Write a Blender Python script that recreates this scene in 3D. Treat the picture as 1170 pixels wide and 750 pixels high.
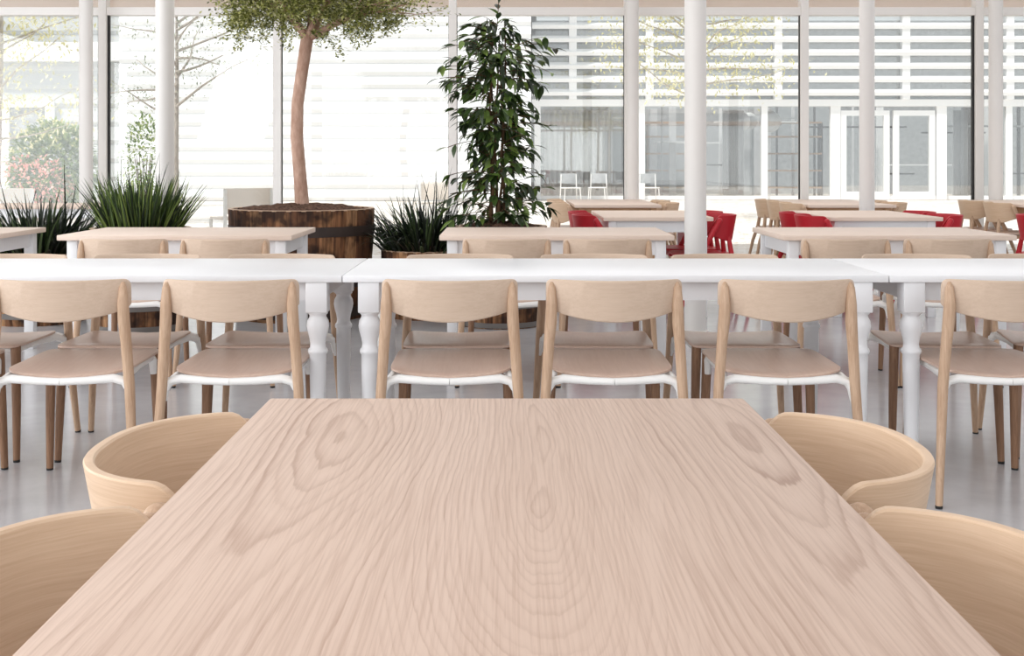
import bpy, bmesh, math, random
from mathutils import Vector, Matrix, Euler

for o in list(bpy.data.objects):
    bpy.data.objects.remove(o)
scene = bpy.context.scene
C = scene.collection
PI = math.pi

# ------------------------------------------------------------------ camera
CAMZ = 1.15
cam_data = bpy.data.cameras.new('camera')
cam = bpy.data.objects.new('camera', cam_data)
C.objects.link(cam)
cam.location = (0, 0, CAMZ)
cam.rotation_euler = (PI / 2, 0, 0)
cam_data.sensor_width = 36.0
cam_data.lens = 1320 / 1170 * 36.0
cam_data.shift_x = 6 / 1170
cam_data.shift_y = -188 / 1170
cam_data.clip_end = 300
scene.camera = cam

# ------------------------------------------------------------------ light
vs = scene.view_settings
vs.view_transform = 'Standard'
vs.look = 'None'
vs.exposure = 0.0
vs.gamma = 1.0
vs.use_curve_mapping = False

world = bpy.data.worlds.new('sky')
scene.world = world
world.use_nodes = True
wb = world.node_tree.nodes['Background']
wb.inputs[0].default_value = (0.93, 0.97, 1.0, 1)
wb.inputs[1].default_value = 1.0

def lamp(name, kind, loc, rot, energy, size=None, color=(1, 1, 1)):
    d = bpy.data.lights.new(name, kind)
    o = bpy.data.objects.new(name, d)
    C.objects.link(o)
    o.location = loc
    o.rotation_euler = rot
    d.energy = energy
    d.color = color
    if size:
        d.shape = 'RECTANGLE'
        d.size, d.size_y = size
    return o

sun = lamp('sun', 'SUN', (0, 0, 20), (math.radians(20), math.radians(-36), 0), 3.4, color=(1, 0.97, 0.93))
sun.data.angle = math.radians(3)
lamp('overhead_fill', 'AREA', (0, 5.4, 3.7), (0, 0, 0), 300, (18, 15), (1, 0.98, 0.97))  # out-of-view fill added under the ceiling for soft top light
lamp('side_window_light', 'AREA', (-9.5, 3.0, 1.9), (0, math.radians(-90), 0), 480, (3.4, 11), (0.95, 0.98, 1))
sl = lamp('armchair_fill', 'AREA', (-6.0, -0.5, 3.0), (0, 0, 0), 130, (3.0, 3.0), (0.97, 0.98, 1))  # unseen fill added to lighten the insides of the right armchairs
sl.rotation_euler = (Vector((0.7, 1.5, 0.6)) - sl.location).to_track_quat('-Z', 'Y').to_euler()
lamp('window_end_fill', 'AREA', (0, 11.2, 3.55), (math.radians(-35), 0, 0), 130, (20, 0.9), (0.98, 0.99, 1))  # unseen fill added above the view to brighten floor and tables near the glass
lamp('rear_window_light', 'AREA', (0.5, -4.5, 2.0), (math.radians(90), 0, 0), 135, (12, 3.2), (1, 0.98, 0.96))

# ------------------------------------------------------------------ node helpers
class NT:
    def __init__(self, name):
        self.m = bpy.data.materials.new(name)
        self.m.use_nodes = True
        self.t = self.m.node_tree
        self.t.nodes.clear()
        self.out = self.t.nodes.new('ShaderNodeOutputMaterial')

    def n(self, typ, **kw):
        nd = self.t.nodes.new(typ)
        for k, v in kw.items():
            setattr(nd, k, v)
        return nd

    def link(self, a, b):
        self.t.links.new(a, b)

    def val(self, sock, v):
        if hasattr(v, 'is_output'):
            self.link(v, sock)
        else:
            sock.default_value = v

    def math(self, op, a, b=None, c=None):
        nd = self.n('ShaderNodeMath', operation=op)
        self.val(nd.inputs[0], a)
        if b is not None:
            self.val(nd.inputs[1], b)
        if c is not None:
            self.val(nd.inputs[2], c)
        return nd.outputs[0]

    def coords(self, which='Object'):
        return self.n('ShaderNodeTexCoord').outputs[which]

    def mapping(self, vec, scale=(1, 1, 1), loc=(0, 0, 0), rot=(0, 0, 0)):
        nd = self.n('ShaderNodeMapping')
        self.link(vec, nd.inputs[0])
        nd.inputs['Location'].default_value = loc
        nd.inputs['Rotation'].default_value = rot
        nd.inputs['Scale'].default_value = scale
        return nd.outputs[0]

    def noise(self, vec, scale=1.0, detail=2.0, rough=0.5):
        nd = self.n('ShaderNodeTexNoise')
        self.link(vec, nd.inputs['Vector'])
        nd.inputs['Scale'].default_value = scale
        nd.inputs['Detail'].default_value = detail
        nd.inputs['Roughness'].default_value = rough
        return nd.outputs[0]

    def ramp(self, fac, stops):
        nd = self.n('ShaderNodeValToRGB')
        self.link(fac, nd.inputs[0])
        el = nd.color_ramp.elements
        while len(el) < len(stops):
            el.new(0.5)
        for e, (p, c) in zip(el, stops):
            e.position = p
            e.color = (*c, 1) if len(c) == 3 else c
        return nd.outputs[0]

    def mix(self, fac, a, b, blend='MIX'):
        nd = self.n('ShaderNodeMix', data_type='RGBA', blend_type=blend)
        self.val(nd.inputs[0], fac)
        self.val(nd.inputs[6], (*a, 1) if isinstance(a, tuple) and len(a) == 3 else a)
        self.val(nd.inputs[7], (*b, 1) if isinstance(b, tuple) and len(b) == 3 else b)
        return nd.outputs[2]

    def principled(self, color, rough=0.5, spec=0.5, bump=None, bump_strength=0.1, bump_dist=0.01, **kw):
        p = self.n('ShaderNodeBsdfPrincipled')
        self.val(p.inputs['Base Color'], (*color, 1) if isinstance(color, tuple) and len(color) == 3 else color)
        self.val(p.inputs['Roughness'], rough)
        p.inputs['Specular IOR Level'].default_value = spec
        if bump is not None:
            b = self.n('ShaderNodeBump')
            b.inputs['Strength'].default_value = bump_strength
            b.inputs['Distance'].default_value = bump_dist
            self.link(bump, b.inputs['Height'])
            self.link(b.outputs[0], p.inputs['Normal'])
        for k, v in kw.items():
            p.inputs[k].default_value = v
        self.link(p.outputs[0], self.out.inputs[0])
        return p


def srgb(r, g, b):
    def f(c):
        c /= 255
        return c / 12.92 if c <= 0.04045 else ((c + 0.055) / 1.055) ** 2.4
    return (f(r), f(g), f(b))


def paint(name, col, rough=0.45, spec=0.4, var=0.04):
    t = NT(name)
    n = t.noise(t.coords(), 6, 3)
    dark = tuple(c * (1 - var) for c in col)
    t.principled(t.ramp(n, [(0.3, dark), (0.7, col)]), rough, spec)
    return t.m


def oak_board(name, light, mid, dark, board=0.30, freq=135, off=(-0.03, 0)):
    """flat-sawn oak with cathedral figure, grain running along local Y"""
    t = NT(name)
    co = t.coords()
    sep = t.n('ShaderNodeSeparateXYZ')
    t.link(co, sep.inputs[0])
    x, y = sep.outputs[0], sep.outputs[1]
    x = t.math('ADD', x, off[0])
    wob = t.noise(t.mapping(co, (1.7, 0.62, 1)), 1.6, 2, 0.4)
    wob2 = t.noise(t.mapping(co, (8, 2.2, 1)), 2.0, 2, 0.5)
    xs = t.math('ADD', x, t.math('MULTIPLY', t.math('SUBTRACT', wob, 0.5), 0.15))
    xs = t.math('ADD', xs, t.math('MULTIPLY', t.math('SUBTRACT', wob2, 0.5), 0.012))
    q = t.math('ADD', t.math('DIVIDE', xs, board), 0.5)
    idx = t.math('FLOOR', q)
    xb = t.math('MULTIPLY', t.math('SUBTRACT', t.math('SUBTRACT', q, idx), 0.5), board)
    # depth of the saw cut below the heart of the board, wandering along the grain
    cmb = t.n('ShaderNodeCombineXYZ')
    t.link(t.math('ADD', t.math('MULTIPLY', idx, 3.7), t.math('MULTIPLY', x, 0.5)), cmb.inputs[0])
    t.link(t.math('ADD', t.math('MULTIPLY', y, 0.62), off[1]), cmb.inputs[1])
    dep = t.noise(cmb.outputs[0], 1.0, 1, 0.4)
    dep = t.math('ADD', t.math('MULTIPLY', t.math('ABSOLUTE', t.math('SUBTRACT', dep, 0.40)), 0.55), 0.008)
    r = t.math('SQRT', t.math('ADD', t.math('MULTIPLY', xb, xb), t.math('MULTIPLY', dep, dep)))
    fine = t.noise(t.mapping(co, (55, 4.5, 1)), 1.0, 3, 0.6)
    r = t.math('ADD', r, t.math('MULTIPLY', t.math('SUBTRACT', fine, 0.5), 0.009))
    cr = t.n('ShaderNodeCombineXYZ')
    t.link(t.math('MULTIPLY', r, 26.0), cr.inputs[0])
    t.link(t.math('MULTIPLY', idx, 5.1), cr.inputs[1])
    r2 = t.math('ADD', r, t.math('MULTIPLY', t.noise(cr.outputs[0], 1.0, 1), 0.020))
    side = t.math('MINIMUM', t.math('ABSOLUTE', idx), 1.0)
    rf = t.math('MULTIPLY', r2, t.math('SUBTRACT', freq, t.math('MULTIPLY', side, 35.0)))
    ph = t.math('FRACT', rf)
    wn = t.n('ShaderNodeTexWhiteNoise', noise_dimensions='1D')
    t.link(t.math('ADD', t.math('FLOOR', rf), t.math('MULTIPLY', idx, 37.0)), wn.inputs['W'])
    line = t.ramp(ph, [(0.0, (0.15,) * 3), (0.3, (0.0,) * 3), (0.66, (0.35,) * 3), (0.84, (1,) * 3), (0.92, (1,) * 3), (1.0, (0.15,) * 3)])
    ring = t.math('ADD', 0.35, t.math('MULTIPLY', wn.outputs[0], 0.65))
    strength = t.ramp(t.noise(t.mapping(co, (4.0, 1.0, 1), (3, 1, 0)), 1.3, 2), [(0.35, (0.30,) * 3), (0.68, (1.0,) * 3)])
    fac = t.math('MULTIPLY', t.math('MULTIPLY', line, strength), ring)
    fac = t.math('MULTIPLY', fac, t.math('ADD', 0.55, t.math('MULTIPLY', side, 0.45)))
    pores = t.ramp(t.noise(t.mapping(co, (300, 5, 1)), 1.0, 3, 0.6), [(0.44, (0,) * 3), (0.66, (1,) * 3)])
    broad = t.noise(t.mapping(co, (7, 0.7, 1), (1.7, 0, 0)), 1.0, 2)
    base = t.mix(broad, light, mid)
    c = t.mix(t.math('MULTIPLY', fac, 0.85), base, dark)
    c = t.mix(t.math('MULTIPLY', pores, 0.26), c, dark)
    t.principled(c, 0.55, 0.25, bump=t.math('SUBTRACT', 1.0, pores), bump_strength=0.08, bump_dist=0.001)
    return t.m


def oak(name, light, dark, scale, rough=0.5, con=0.5, lines=0.0):
    """straight grained oak; scale stretches the grain (small number = along the grain)"""
    t = NT(name)
    co = t.coords()
    warp = t.n('ShaderNodeVectorMath', operation='ADD')
    wn = t.n('ShaderNodeTexNoise')
    t.link(co, wn.inputs['Vector'])
    wn.inputs['Scale'].default_value = 5
    sc = t.n('ShaderNodeVectorMath', operation='SCALE')
    t.link(wn.outputs['Color'], sc.inputs[0])
    sc.inputs['Scale'].default_value = 0.02
    t.link(co, warp.inputs[0])
    t.link(sc.outputs[0], warp.inputs[1])
    v = warp.outputs[0]
    a = t.noise(t.mapping(v, scale), 1.0, 3, 0.6)
    b = t.noise(t.mapping(v, tuple(s * 3.3 for s in scale)), 1.0, 2, 0.6)
    f = t.math('ADD', t.math('MULTIPLY', a, 0.6), t.math('MULTIPLY', b, 0.4))
    f = t.ramp(f, [(0.34, (0,) * 3), (0.68, (1,) * 3)])
    c = t.mix(t.math('MULTIPLY', f, con), light, dark)
    t.principled(c, rough, 0.3 if rough > 0.4 else 0.9)
    return t.m


OAK_L, OAK_M, OAK_D = srgb(213, 189, 173), srgb(204, 178, 160), srgb(150, 116, 97)
M = {}
M['front_top'] = oak_board('pale_oak_board', OAK_L, OAK_M, OAK_D)
M['table_top'] = oak('pale_oak_table', srgb(230, 211, 197), srgb(210, 184, 165), (4, 90, 90), 0.5, 0.5)
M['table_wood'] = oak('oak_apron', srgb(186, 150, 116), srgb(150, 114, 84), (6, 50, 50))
M['back'] = oak('oak_veneer', srgb(206, 183, 163), srgb(184, 158, 135), (4, 110, 110), 0.5, 0.5)
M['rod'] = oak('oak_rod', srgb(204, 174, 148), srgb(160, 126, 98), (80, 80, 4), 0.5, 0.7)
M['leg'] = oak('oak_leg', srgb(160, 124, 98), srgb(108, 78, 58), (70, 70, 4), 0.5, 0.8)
M['seat'] = oak('oak_seat', srgb(210, 182, 165), srgb(190, 157, 138), (90, 4, 90), 0.34, 0.5)
M['shell'] = oak('oak_shell', srgb(219, 191, 163), srgb(196, 163, 132), (5, 5, 170), 0.5, 0.7)
M['red'] = paint('red_stain', srgb(186, 34, 46), 0.45)
M['white'] = paint('white_lacquer', srgb(234, 234, 236), 0.35, 0.5, 0.01)
M['alu'] = paint('white_powder_coat', srgb(240, 238, 235), 0.4, 0.4, 0.01)
M['black'] = paint('black_rubber', (0.015, 0.015, 0.016), 0.6)
M['iron'] = paint('dark_iron', srgb(56, 42, 36), 0.6, 0.5, 0.3)
M['zinc'] = paint('weathered_zinc', srgb(124, 118, 114), 0.5, 0.5, 0.25)
M['column'] = paint('off_white_column', srgb(230, 226, 222), 0.5, 0.4, 0.02)
M['frame'] = paint('grey_white_frame', srgb(238, 234, 230), 0.45, 0.4, 0.02)
M['soffit'] = paint('beige_soffit', srgb(232, 212, 200), 0.7, 0.2, 0.03)
M['ceiling'] = paint('white_plaster', (0.8, 0.8, 0.8), 0.8, 0.2, 0.02)
M['cladding'] = paint('white_cladding', (0.86, 0.87, 0.88), 0.6, 0.3, 0.01)
M['grey_cladding'] = paint('grey_cladding', srgb(182, 184, 184), 0.6, 0.3, 0.03)
M['louvre'] = paint('white_louvre', (0.88, 0.88, 0.88), 0.5, 0.3, 0.01)
M['inner_wall'] = paint('inner_grey', srgb(176, 178, 180), 0.8, 0.2, 0.3)
M['curtain'] = paint('pale_curtain', srgb(222, 222, 224), 0.8, 0.2, 0.15)
M['globe'] = paint('white_globe', (0.85, 0.85, 0.85), 0.3)
M['outdoor_wood'] = paint('bleached_wood', srgb(240, 230, 220), 0.6, 0.3, 0.03)


def make_floor():
    t = NT('polished_concrete')
    co = t.coords()
    a = t.noise(co, 0.9, 5, 0.6)
    b = t.noise(co, 9, 4, 0.6)
    f = t.math('ADD', t.math('MULTIPLY', a, 0.7), t.math('MULTIPLY', b, 0.3))
    c = t.ramp(f, [(0.35, srgb(184, 183, 186)), (0.65, srgb(202, 201, 203))])
    t.principled(c, t.ramp(a, [(0.3, (0.13,) * 3), (0.7, (0.21,) * 3)]), 0.8)
    return t.m
M['floor'] = make_floor()


def make_ground():
    t = NT('pale_gravel')
    co = t.coords()
    a = t.noise(co, 0.8, 4, 0.6)
    b = t.noise(co, 5, 5, 0.75)
    c = t.ramp(a, [(0.3, srgb(232, 222, 212)), (0.7, srgb(240, 238, 236))])
    c = t.mix(t.ramp(b, [(0.52, (0,) * 3), (0.66, (1,) * 3)]), c, srgb(196, 170, 140))
    t.principled(c, 0.9, 0.1)
    return t.m
M['ground'] = make_ground()


def make_glass(name, refl=0.06, tint=(0.975, 0.985, 0.98)):
    t = NT(name)
    tr = t.n('ShaderNodeBsdfTransparent')
    tr.inputs[0].default_value = (*tint, 1)
    gl = t.n('ShaderNodeBsdfGlossy')
    gl.inputs['Roughness'].default_value = 0.01
    mx = t.n('ShaderNodeMixShader')
    mx.inputs[0].default_value = refl
    t.link(tr.outputs[0], mx.inputs[1])
    t.link(gl.outputs[0], mx.inputs[2])
    t.link(mx.outputs[0], t.out.inputs[0])
    return t.m
M['glass'] = make_glass('window_glass', 0.05)
M['far_glass'] = make_glass('far_glass', 0.20, (0.94, 0.945, 0.94))


def make_barrel(seed):
    t = NT('barrel_staves')
    co = t.coords()
    sep = t.n('ShaderNodeSeparateXYZ')
    t.link(co, sep.inputs[0])
    ang = t.math('ARCTAN2', sep.outputs[1], sep.outputs[0])
    k = t.math('FLOOR', t.math('MULTIPLY', t.math('ADD', ang, 10.0), 32 / (2 * PI)))
    wn = t.n('ShaderNodeTexWhiteNoise', noise_dimensions='1D')
    t.link(t.math('ADD', k, seed), wn.inputs['W'])
    c = t.ramp(wn.outputs[0], [(0.0, srgb(84, 56, 42)), (0.35, srgb(136, 92, 62)), (0.7, srgb(182, 132, 92)), (1.0, srgb(206, 158, 116))])
    g = t.noise(t.mapping(co, (40, 40, 3)), 1.0, 4, 0.65)
    c = t.mix(t.ramp(g, [(0.35, (0.8,) * 3), (0.65, (0,) * 3)]), c, srgb(50, 34, 26))
    s = t.noise(co, 5, 3, 0.6)
    c = t.mix(t.ramp(s, [(0.47, (0,) * 3), (0.62, (0.85,) * 3)]), c, srgb(36, 25, 22))
    t.principled(c, 0.75, 0.25, bump=g, bump_strength=0.3, bump_dist=0.005)
    return t.m
M['barrel'] = make_barrel(3)


def make_soil():
    t = NT('soil')
    n = t.noise(t.coords(), 45, 5, 0.7)
    t.principled(t.ramp(n, [(0.35, srgb(62, 46, 40)), (0.7, srgb(140, 108, 90))]), 0.95, 0.1, bump=n, bump_strength=1, bump_dist=0.02)
    return t.m
M['soil'] = make_soil()


def make_bark(name, a, b):
    t = NT(name)
    n = t.noise(t.mapping(t.coords(), (20, 20, 7)), 1.0, 4, 0.65)
    t.principled(t.ramp(n, [(0.3, a), (0.7, b)]), 0.85, 0.2, bump=n, bump_strength=0.4, bump_dist=0.006)
    return t.m
M['bark'] = make_bark('smooth_bark', srgb(164, 128, 110), srgb(208, 174, 156))
M['pale_bark'] = make_bark('pale_bark', srgb(150, 140, 130), srgb(196, 186, 176))
M['stem'] = make_bark('green_stem', srgb(70, 52, 38), srgb(104, 80, 56))


def make_leaf(name, cols, rough=0.4, trans=0.35, scale=9, spec=0.5):
    t = NT(name)
    n = t.n('ShaderNodeTexWhiteNoise', noise_dimensions='1D')
    a = t.n('ShaderNodeAttribute', attribute_name='tone')
    t.link(a.outputs['Fac'], n.inputs['W'])
    k = len(cols) - 1
    c = t.ramp(a.outputs['Fac'], [(i / k, col) for i, col in enumerate(cols)])
    p = t.principled(c, rough, spec)
    tl = t.n('ShaderNodeBsdfTranslucent')
    t.link(c, tl.inputs[0])
    mx = t.n('ShaderNodeMixShader')
    mx.inputs[0].default_value = trans
    t.link(p.outputs[0], mx.inputs[1])
    t.link(tl.outputs[0], mx.inputs[2])
    t.link(mx.outputs[0], t.out.inputs[0])
    return t.m
M['tree_leaf'] = make_leaf('small_leaf', [srgb(72, 82, 36), srgb(134, 140, 62), srgb(190, 190, 116), srgb(222, 220, 168)])
M['climber_leaf'] = make_leaf('glossy_leaf', [srgb(34, 48, 24), srgb(52, 72, 34), srgb(80, 106, 48), srgb(134, 158, 80)], 0.3, 0.25)
M['grass'] = make_leaf('grass_blade', [srgb(30, 40, 26), srgb(56, 74, 36), srgb(96, 118, 54), srgb(150, 166, 90)], 0.4, 0.25)
M['grass_dark'] = make_leaf('dark_blade', [srgb(14, 20, 16), srgb(28, 38, 26), srgb(50, 66, 38), srgb(84, 100, 62)], 0.4, 0.2)
M['bush_leaf'] = make_leaf('bush_leaf', [srgb(84, 106, 50), srgb(124, 148, 76), srgb(182, 192, 122)], 0.6, 0.3)
M['pink_leaf'] = make_leaf('reddish_leaf', [srgb(196, 130, 116), srgb(222, 160, 146), srgb(236, 190, 176)], 0.6, 0.3)
M['yellow_leaf'] = make_leaf('yellowish_leaf', [srgb(190, 186, 130), srgb(214, 208, 160), srgb(226, 222, 190)], 0.6, 0.35)
M['grey_leaf'] = make_leaf('greyish_leaf', [srgb(130, 140, 118), srgb(160, 166, 146), srgb(192, 194, 170)], 0.6, 0.3)

# ------------------------------------------------------------------ mesh helpers
def finish(name, bm, mat, parent=None, smooth=True, angle=40, loc=None):
    me = bpy.data.meshes.new(name)
    bm.normal_update()
    bm.to_mesh(me)
    bm.free()
    o = bpy.data.objects.new(name, me)
    C.objects.link(o)
    me.materials.append(M[mat] if isinstance(mat, str) else mat)
    if smooth:
        me.polygons.foreach_set('use_smooth', [True] * len(me.polygons))
        me.set_sharp_from_angle(angle=math.radians(angle))
    if parent:
        o.parent = parent
    if loc:
        o.location = loc
    return o


def box(bm, lo, hi, bevel=0.0, seg=2):
    r = bmesh.ops.create_cube(bm, size=1)
    vs_ = r['verts']
    for v in vs_:
        v.co = Vector([lo[i] + (v.co[i] + 0.5) * (hi[i] - lo[i]) for i in range(3)])
    if bevel:
        es = list({e for v in vs_ for e in v.link_edges})
        bmesh.ops.bevel(bm, geom=es, offset=bevel, segments=seg, profile=0.5, affect='EDGES')


def tube(bm, pts, rads, sides=12, squash=None, cap=True):
    pts = [Vector(p) for p in pts]
    if not hasattr(rads, '__len__'):
        rads = [rads] * len(pts)
    tang = []
    for i in range(len(pts)):
        a = pts[max(i - 1, 0)]
        b = pts[min(i + 1, len(pts) - 1)]
        tang.append((b - a).normalized())
    u = tang[0].orthogonal().normalized()
    if abs(tang[0].z) > 0.7:
        u = (Vector((1, 0, 0)) - tang[0] * tang[0].x).normalized()
    rings = []
    for p, t, r in zip(pts, tang, rads):
        u = (u - t * u.dot(t)).normalized()
        w = t.cross(u)
        ru, rw = (r, r) if squash is None else (r * squash[0], r * squash[1])
        rings.append([bm.verts.new(p + u * ru * math.cos(2 * PI * k / sides) + w * rw * math.sin(2 * PI * k / sides)) for k in range(sides)])
    for a, b in zip(rings, rings[1:]):
        for k in range(sides):
            bm.faces.new((a[k], a[(k + 1) % sides], b[(k + 1) % sides], b[k]))
    if cap:
        bm.faces.new(rings[0][::-1])
        bm.faces.new(rings[-1])


def lathe(bm, prof, seg=32, c=(0, 0), cap=True):
    rings = []
    for r, z in prof:
        rings.append([bm.verts.new((c[0] + r * math.cos(2 * PI * k / seg), c[1] + r * math.sin(2 * PI * k / seg), z)) for k in range(seg)])
    for a, b in zip(rings, rings[1:]):
        for k in range(seg):
            bm.faces.new((a[k], a[(k + 1) % seg], b[(k + 1) % seg], b[k]))
    if cap:
        bm.faces.new(rings[0][::-1])
        bm.faces.new(rings[-1])


def sweep(bm, sections):
    """skin a list of closed loops (equal length) and cap both ends"""
    rings = [[bm.verts.new(p) for p in s] for s in sections]
    n = len(rings[0])
    for a, b in zip(rings, rings[1:]):
        for k in range(n):
            bm.faces.new((a[k], a[(k + 1) % n], b[(k + 1) % n], b[k]))
    bm.faces.new(rings[0][::-1])
    bm.faces.new(rings[-1])
    bmesh.ops.recalc_face_normals(bm, faces=bm.faces[:])


def plate(bm, outline, z_of, th, bevel=0.003):
    """flat plate from a closed 2-D outline, its height given by z_of(x, y)"""
    n = len(outline)
    cx = sum(p[0] for p in outline) / n
    cy = sum(p[1] for p in outline) / n
    rings = []
    for s, dz in ((0.0, 0), (0.35, 0), (0.7, 0), (0.97, 0), (1.0, -bevel), (1.0, -th + bevel), (0.97, -th), (0.6, -th)):
        ring = []
        for x, y in outline:
            px, py = cx + (x - cx) * s, cy + (y - cy) * s
            ring.append((px, py, z_of(px, py) + dz))
        rings.append(ring)
    top = bm.verts.new(rings[0][0])
    vr = [[bm.verts.new(p) for p in r] for r in rings[1:]]
    for k in range(n):
        bm.faces.new((top, vr[0][k], vr[0][(k + 1) % n]))
    for a, b in zip(vr, vr[1:]):
        for k in range(n):
            bm.faces.new((a[k], b[k], b[(k + 1) % n], a[(k + 1) % n]))
    bm.faces.new(vr[-1][::-1])
    bmesh.ops.recalc_face_normals(bm, faces=bm.faces[:])


def thing(name, label, cat, loc=(0, 0, 0), rz=0, group=None):
    o = bpy.data.objects.new(name, None)
    C.objects.link(o)
    o.empty_display_size = 0.1
    o.location = loc
    o.rotation_euler = (0, 0, rz)
    return tag(o, label, cat, group)


def tag(o, label, cat, group=None):
    o['label'] = label
    o['category'] = cat
    if group:
        o['group'] = group
    return o


def dup(root, loc, rz, label, group=None, name=None, scale=None):
    kids = [k for k in bpy.data.objects if k.parent == root]
    r = root.copy()
    C.objects.link(r)
    r.location = loc
    r.rotation_euler = (0, 0, rz)
    if scale:
        r.scale = (scale,) * 3
    r['label'] = label
    if group:
        r['group'] = group
    for k in kids:
        c = k.copy()
        C.objects.link(c)
        c.parent = r
        for g in [g for g in bpy.data.objects if g.parent == k]:
            d = g.copy()
            C.objects.link(d)
            d.parent = c
    return r


def struct(name, bm, mat, parent=None, smooth=False):
    o = finish(name, bm, mat, parent, smooth)
    if parent is None:
        o['kind'] = 'structure'
    return o


def smoothstep(a, b, x):
    t = max(0.0, min(1.0, (x - a) / (b - a)))
    return t * t * (3 - 2 * t)

# ------------------------------------------------------------------ the setting
WY = 13.2                                            # the window wall
bm = bmesh.new()
box(bm, (-13, -6, -0.12), (13, WY + 0.1, 0))
struct('floor', bm, 'floor')
bm = bmesh.new()
box(bm, (-60, WY + 0.1, -0.16), (60, 75, -0.01))
struct('ground', bm, 'ground')
bm = bmesh.new()
box(bm, (-14, -6, 3.8), (14, WY + 0.1, 4.0))
struct('ceiling', bm, 'ceiling')
bm = bmesh.new()
box(bm, (-14, WY + 0.1, 3.12), (14, 15.2, 3.30))
struct('trim_1', bm, 'soffit')                       # the eave outside the glass

mull_x = [-8.6, -6.6, -4.6, -2.615, -0.615, 1.385, 3.39, 5.38, 7.4]
for i, x in enumerate(mull_x):
    bm = bmesh.new()
    box(bm, (x - 0.045, WY - 0.07, 0), (x + 0.045, WY + 0.07, 3.8), 0.004)
    o = struct('trim_%d' % (i + 2), bm, 'frame')
    bm = bmesh.new()
    for s in (-1, 1):
        g = 0.010 if abs(x) > 4 else 0.003
        box(bm, (x + s * (0.045 + g) - g, WY - 0.02, 0.1), (x + s * (0.045 + g) + g, WY + 0.03, 2.84))
    struct('gasket', bm, 'black', o)
for i in range(len(mull_x) - 1):
    a, b = mull_x[i] + 0.06, mull_x[i + 1] - 0.06
    bm = bmesh.new()
    box(bm, (a, WY - 0.006, 0.1), (b, WY + 0.006, 2.84))
    box(bm, (a, WY - 0.006, 2.93), (b, WY + 0.006, 3.8))
    w = struct('window_%d' % (i + 1), bm, 'glass')
    bm = bmesh.new()
    box(bm, (a - 0.015, WY - 0.06, 2.84), (b + 0.015, WY + 0.06, 2.93), 0.004)
    box(bm, (a - 0.015, WY - 0.05, 0.0), (b + 0.015, WY + 0.05, 0.1), 0.004)
    struct('window_frame', bm, 'frame', w)


def column(x, y, r, where):
    t = thing('round_column', where, 'column', (x, y, 0), 0, 'slim round columns of the hall')
    bm = bmesh.new()
    lathe(bm, [(r, 0.012), (r, 3.8)], 40)
    finish('shaft', bm, 'column', t)
    bm = bmesh.new()
    lathe(bm, [(r + 0.012, 0.0), (r + 0.012, 0.01), (r + 0.004, 0.014)], 40)
    finish('base_ring', bm, 'frame', t)

column(-4.68, 12.85, 0.074, 'white round column against the window wall beside the far-left oak table')
column(-2.79, 9.43, 0.075, 'white round column behind the tall upright grass in a barrel')
column(1.41, 12.95, 0.07, 'thin white round column against the glass behind the farthest middle oak table')
column(1.29, 7.9, 0.074, 'stoutest white round column, in front of a red armchair right of the climbing plant')
column(3.18, 10.2, 0.066, 'white round column behind the oak table with red armchairs at right')
column(5.44, 12.85, 0.076, 'white round column against the window wall near the right edge')

# ------------------------------------------------------------------ side chair
def chair_panel_y(x, z):
    return -0.220 - 0.080 * (1 - (x / 0.229) ** 2) - 0.06 * (z - 0.62)


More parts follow.
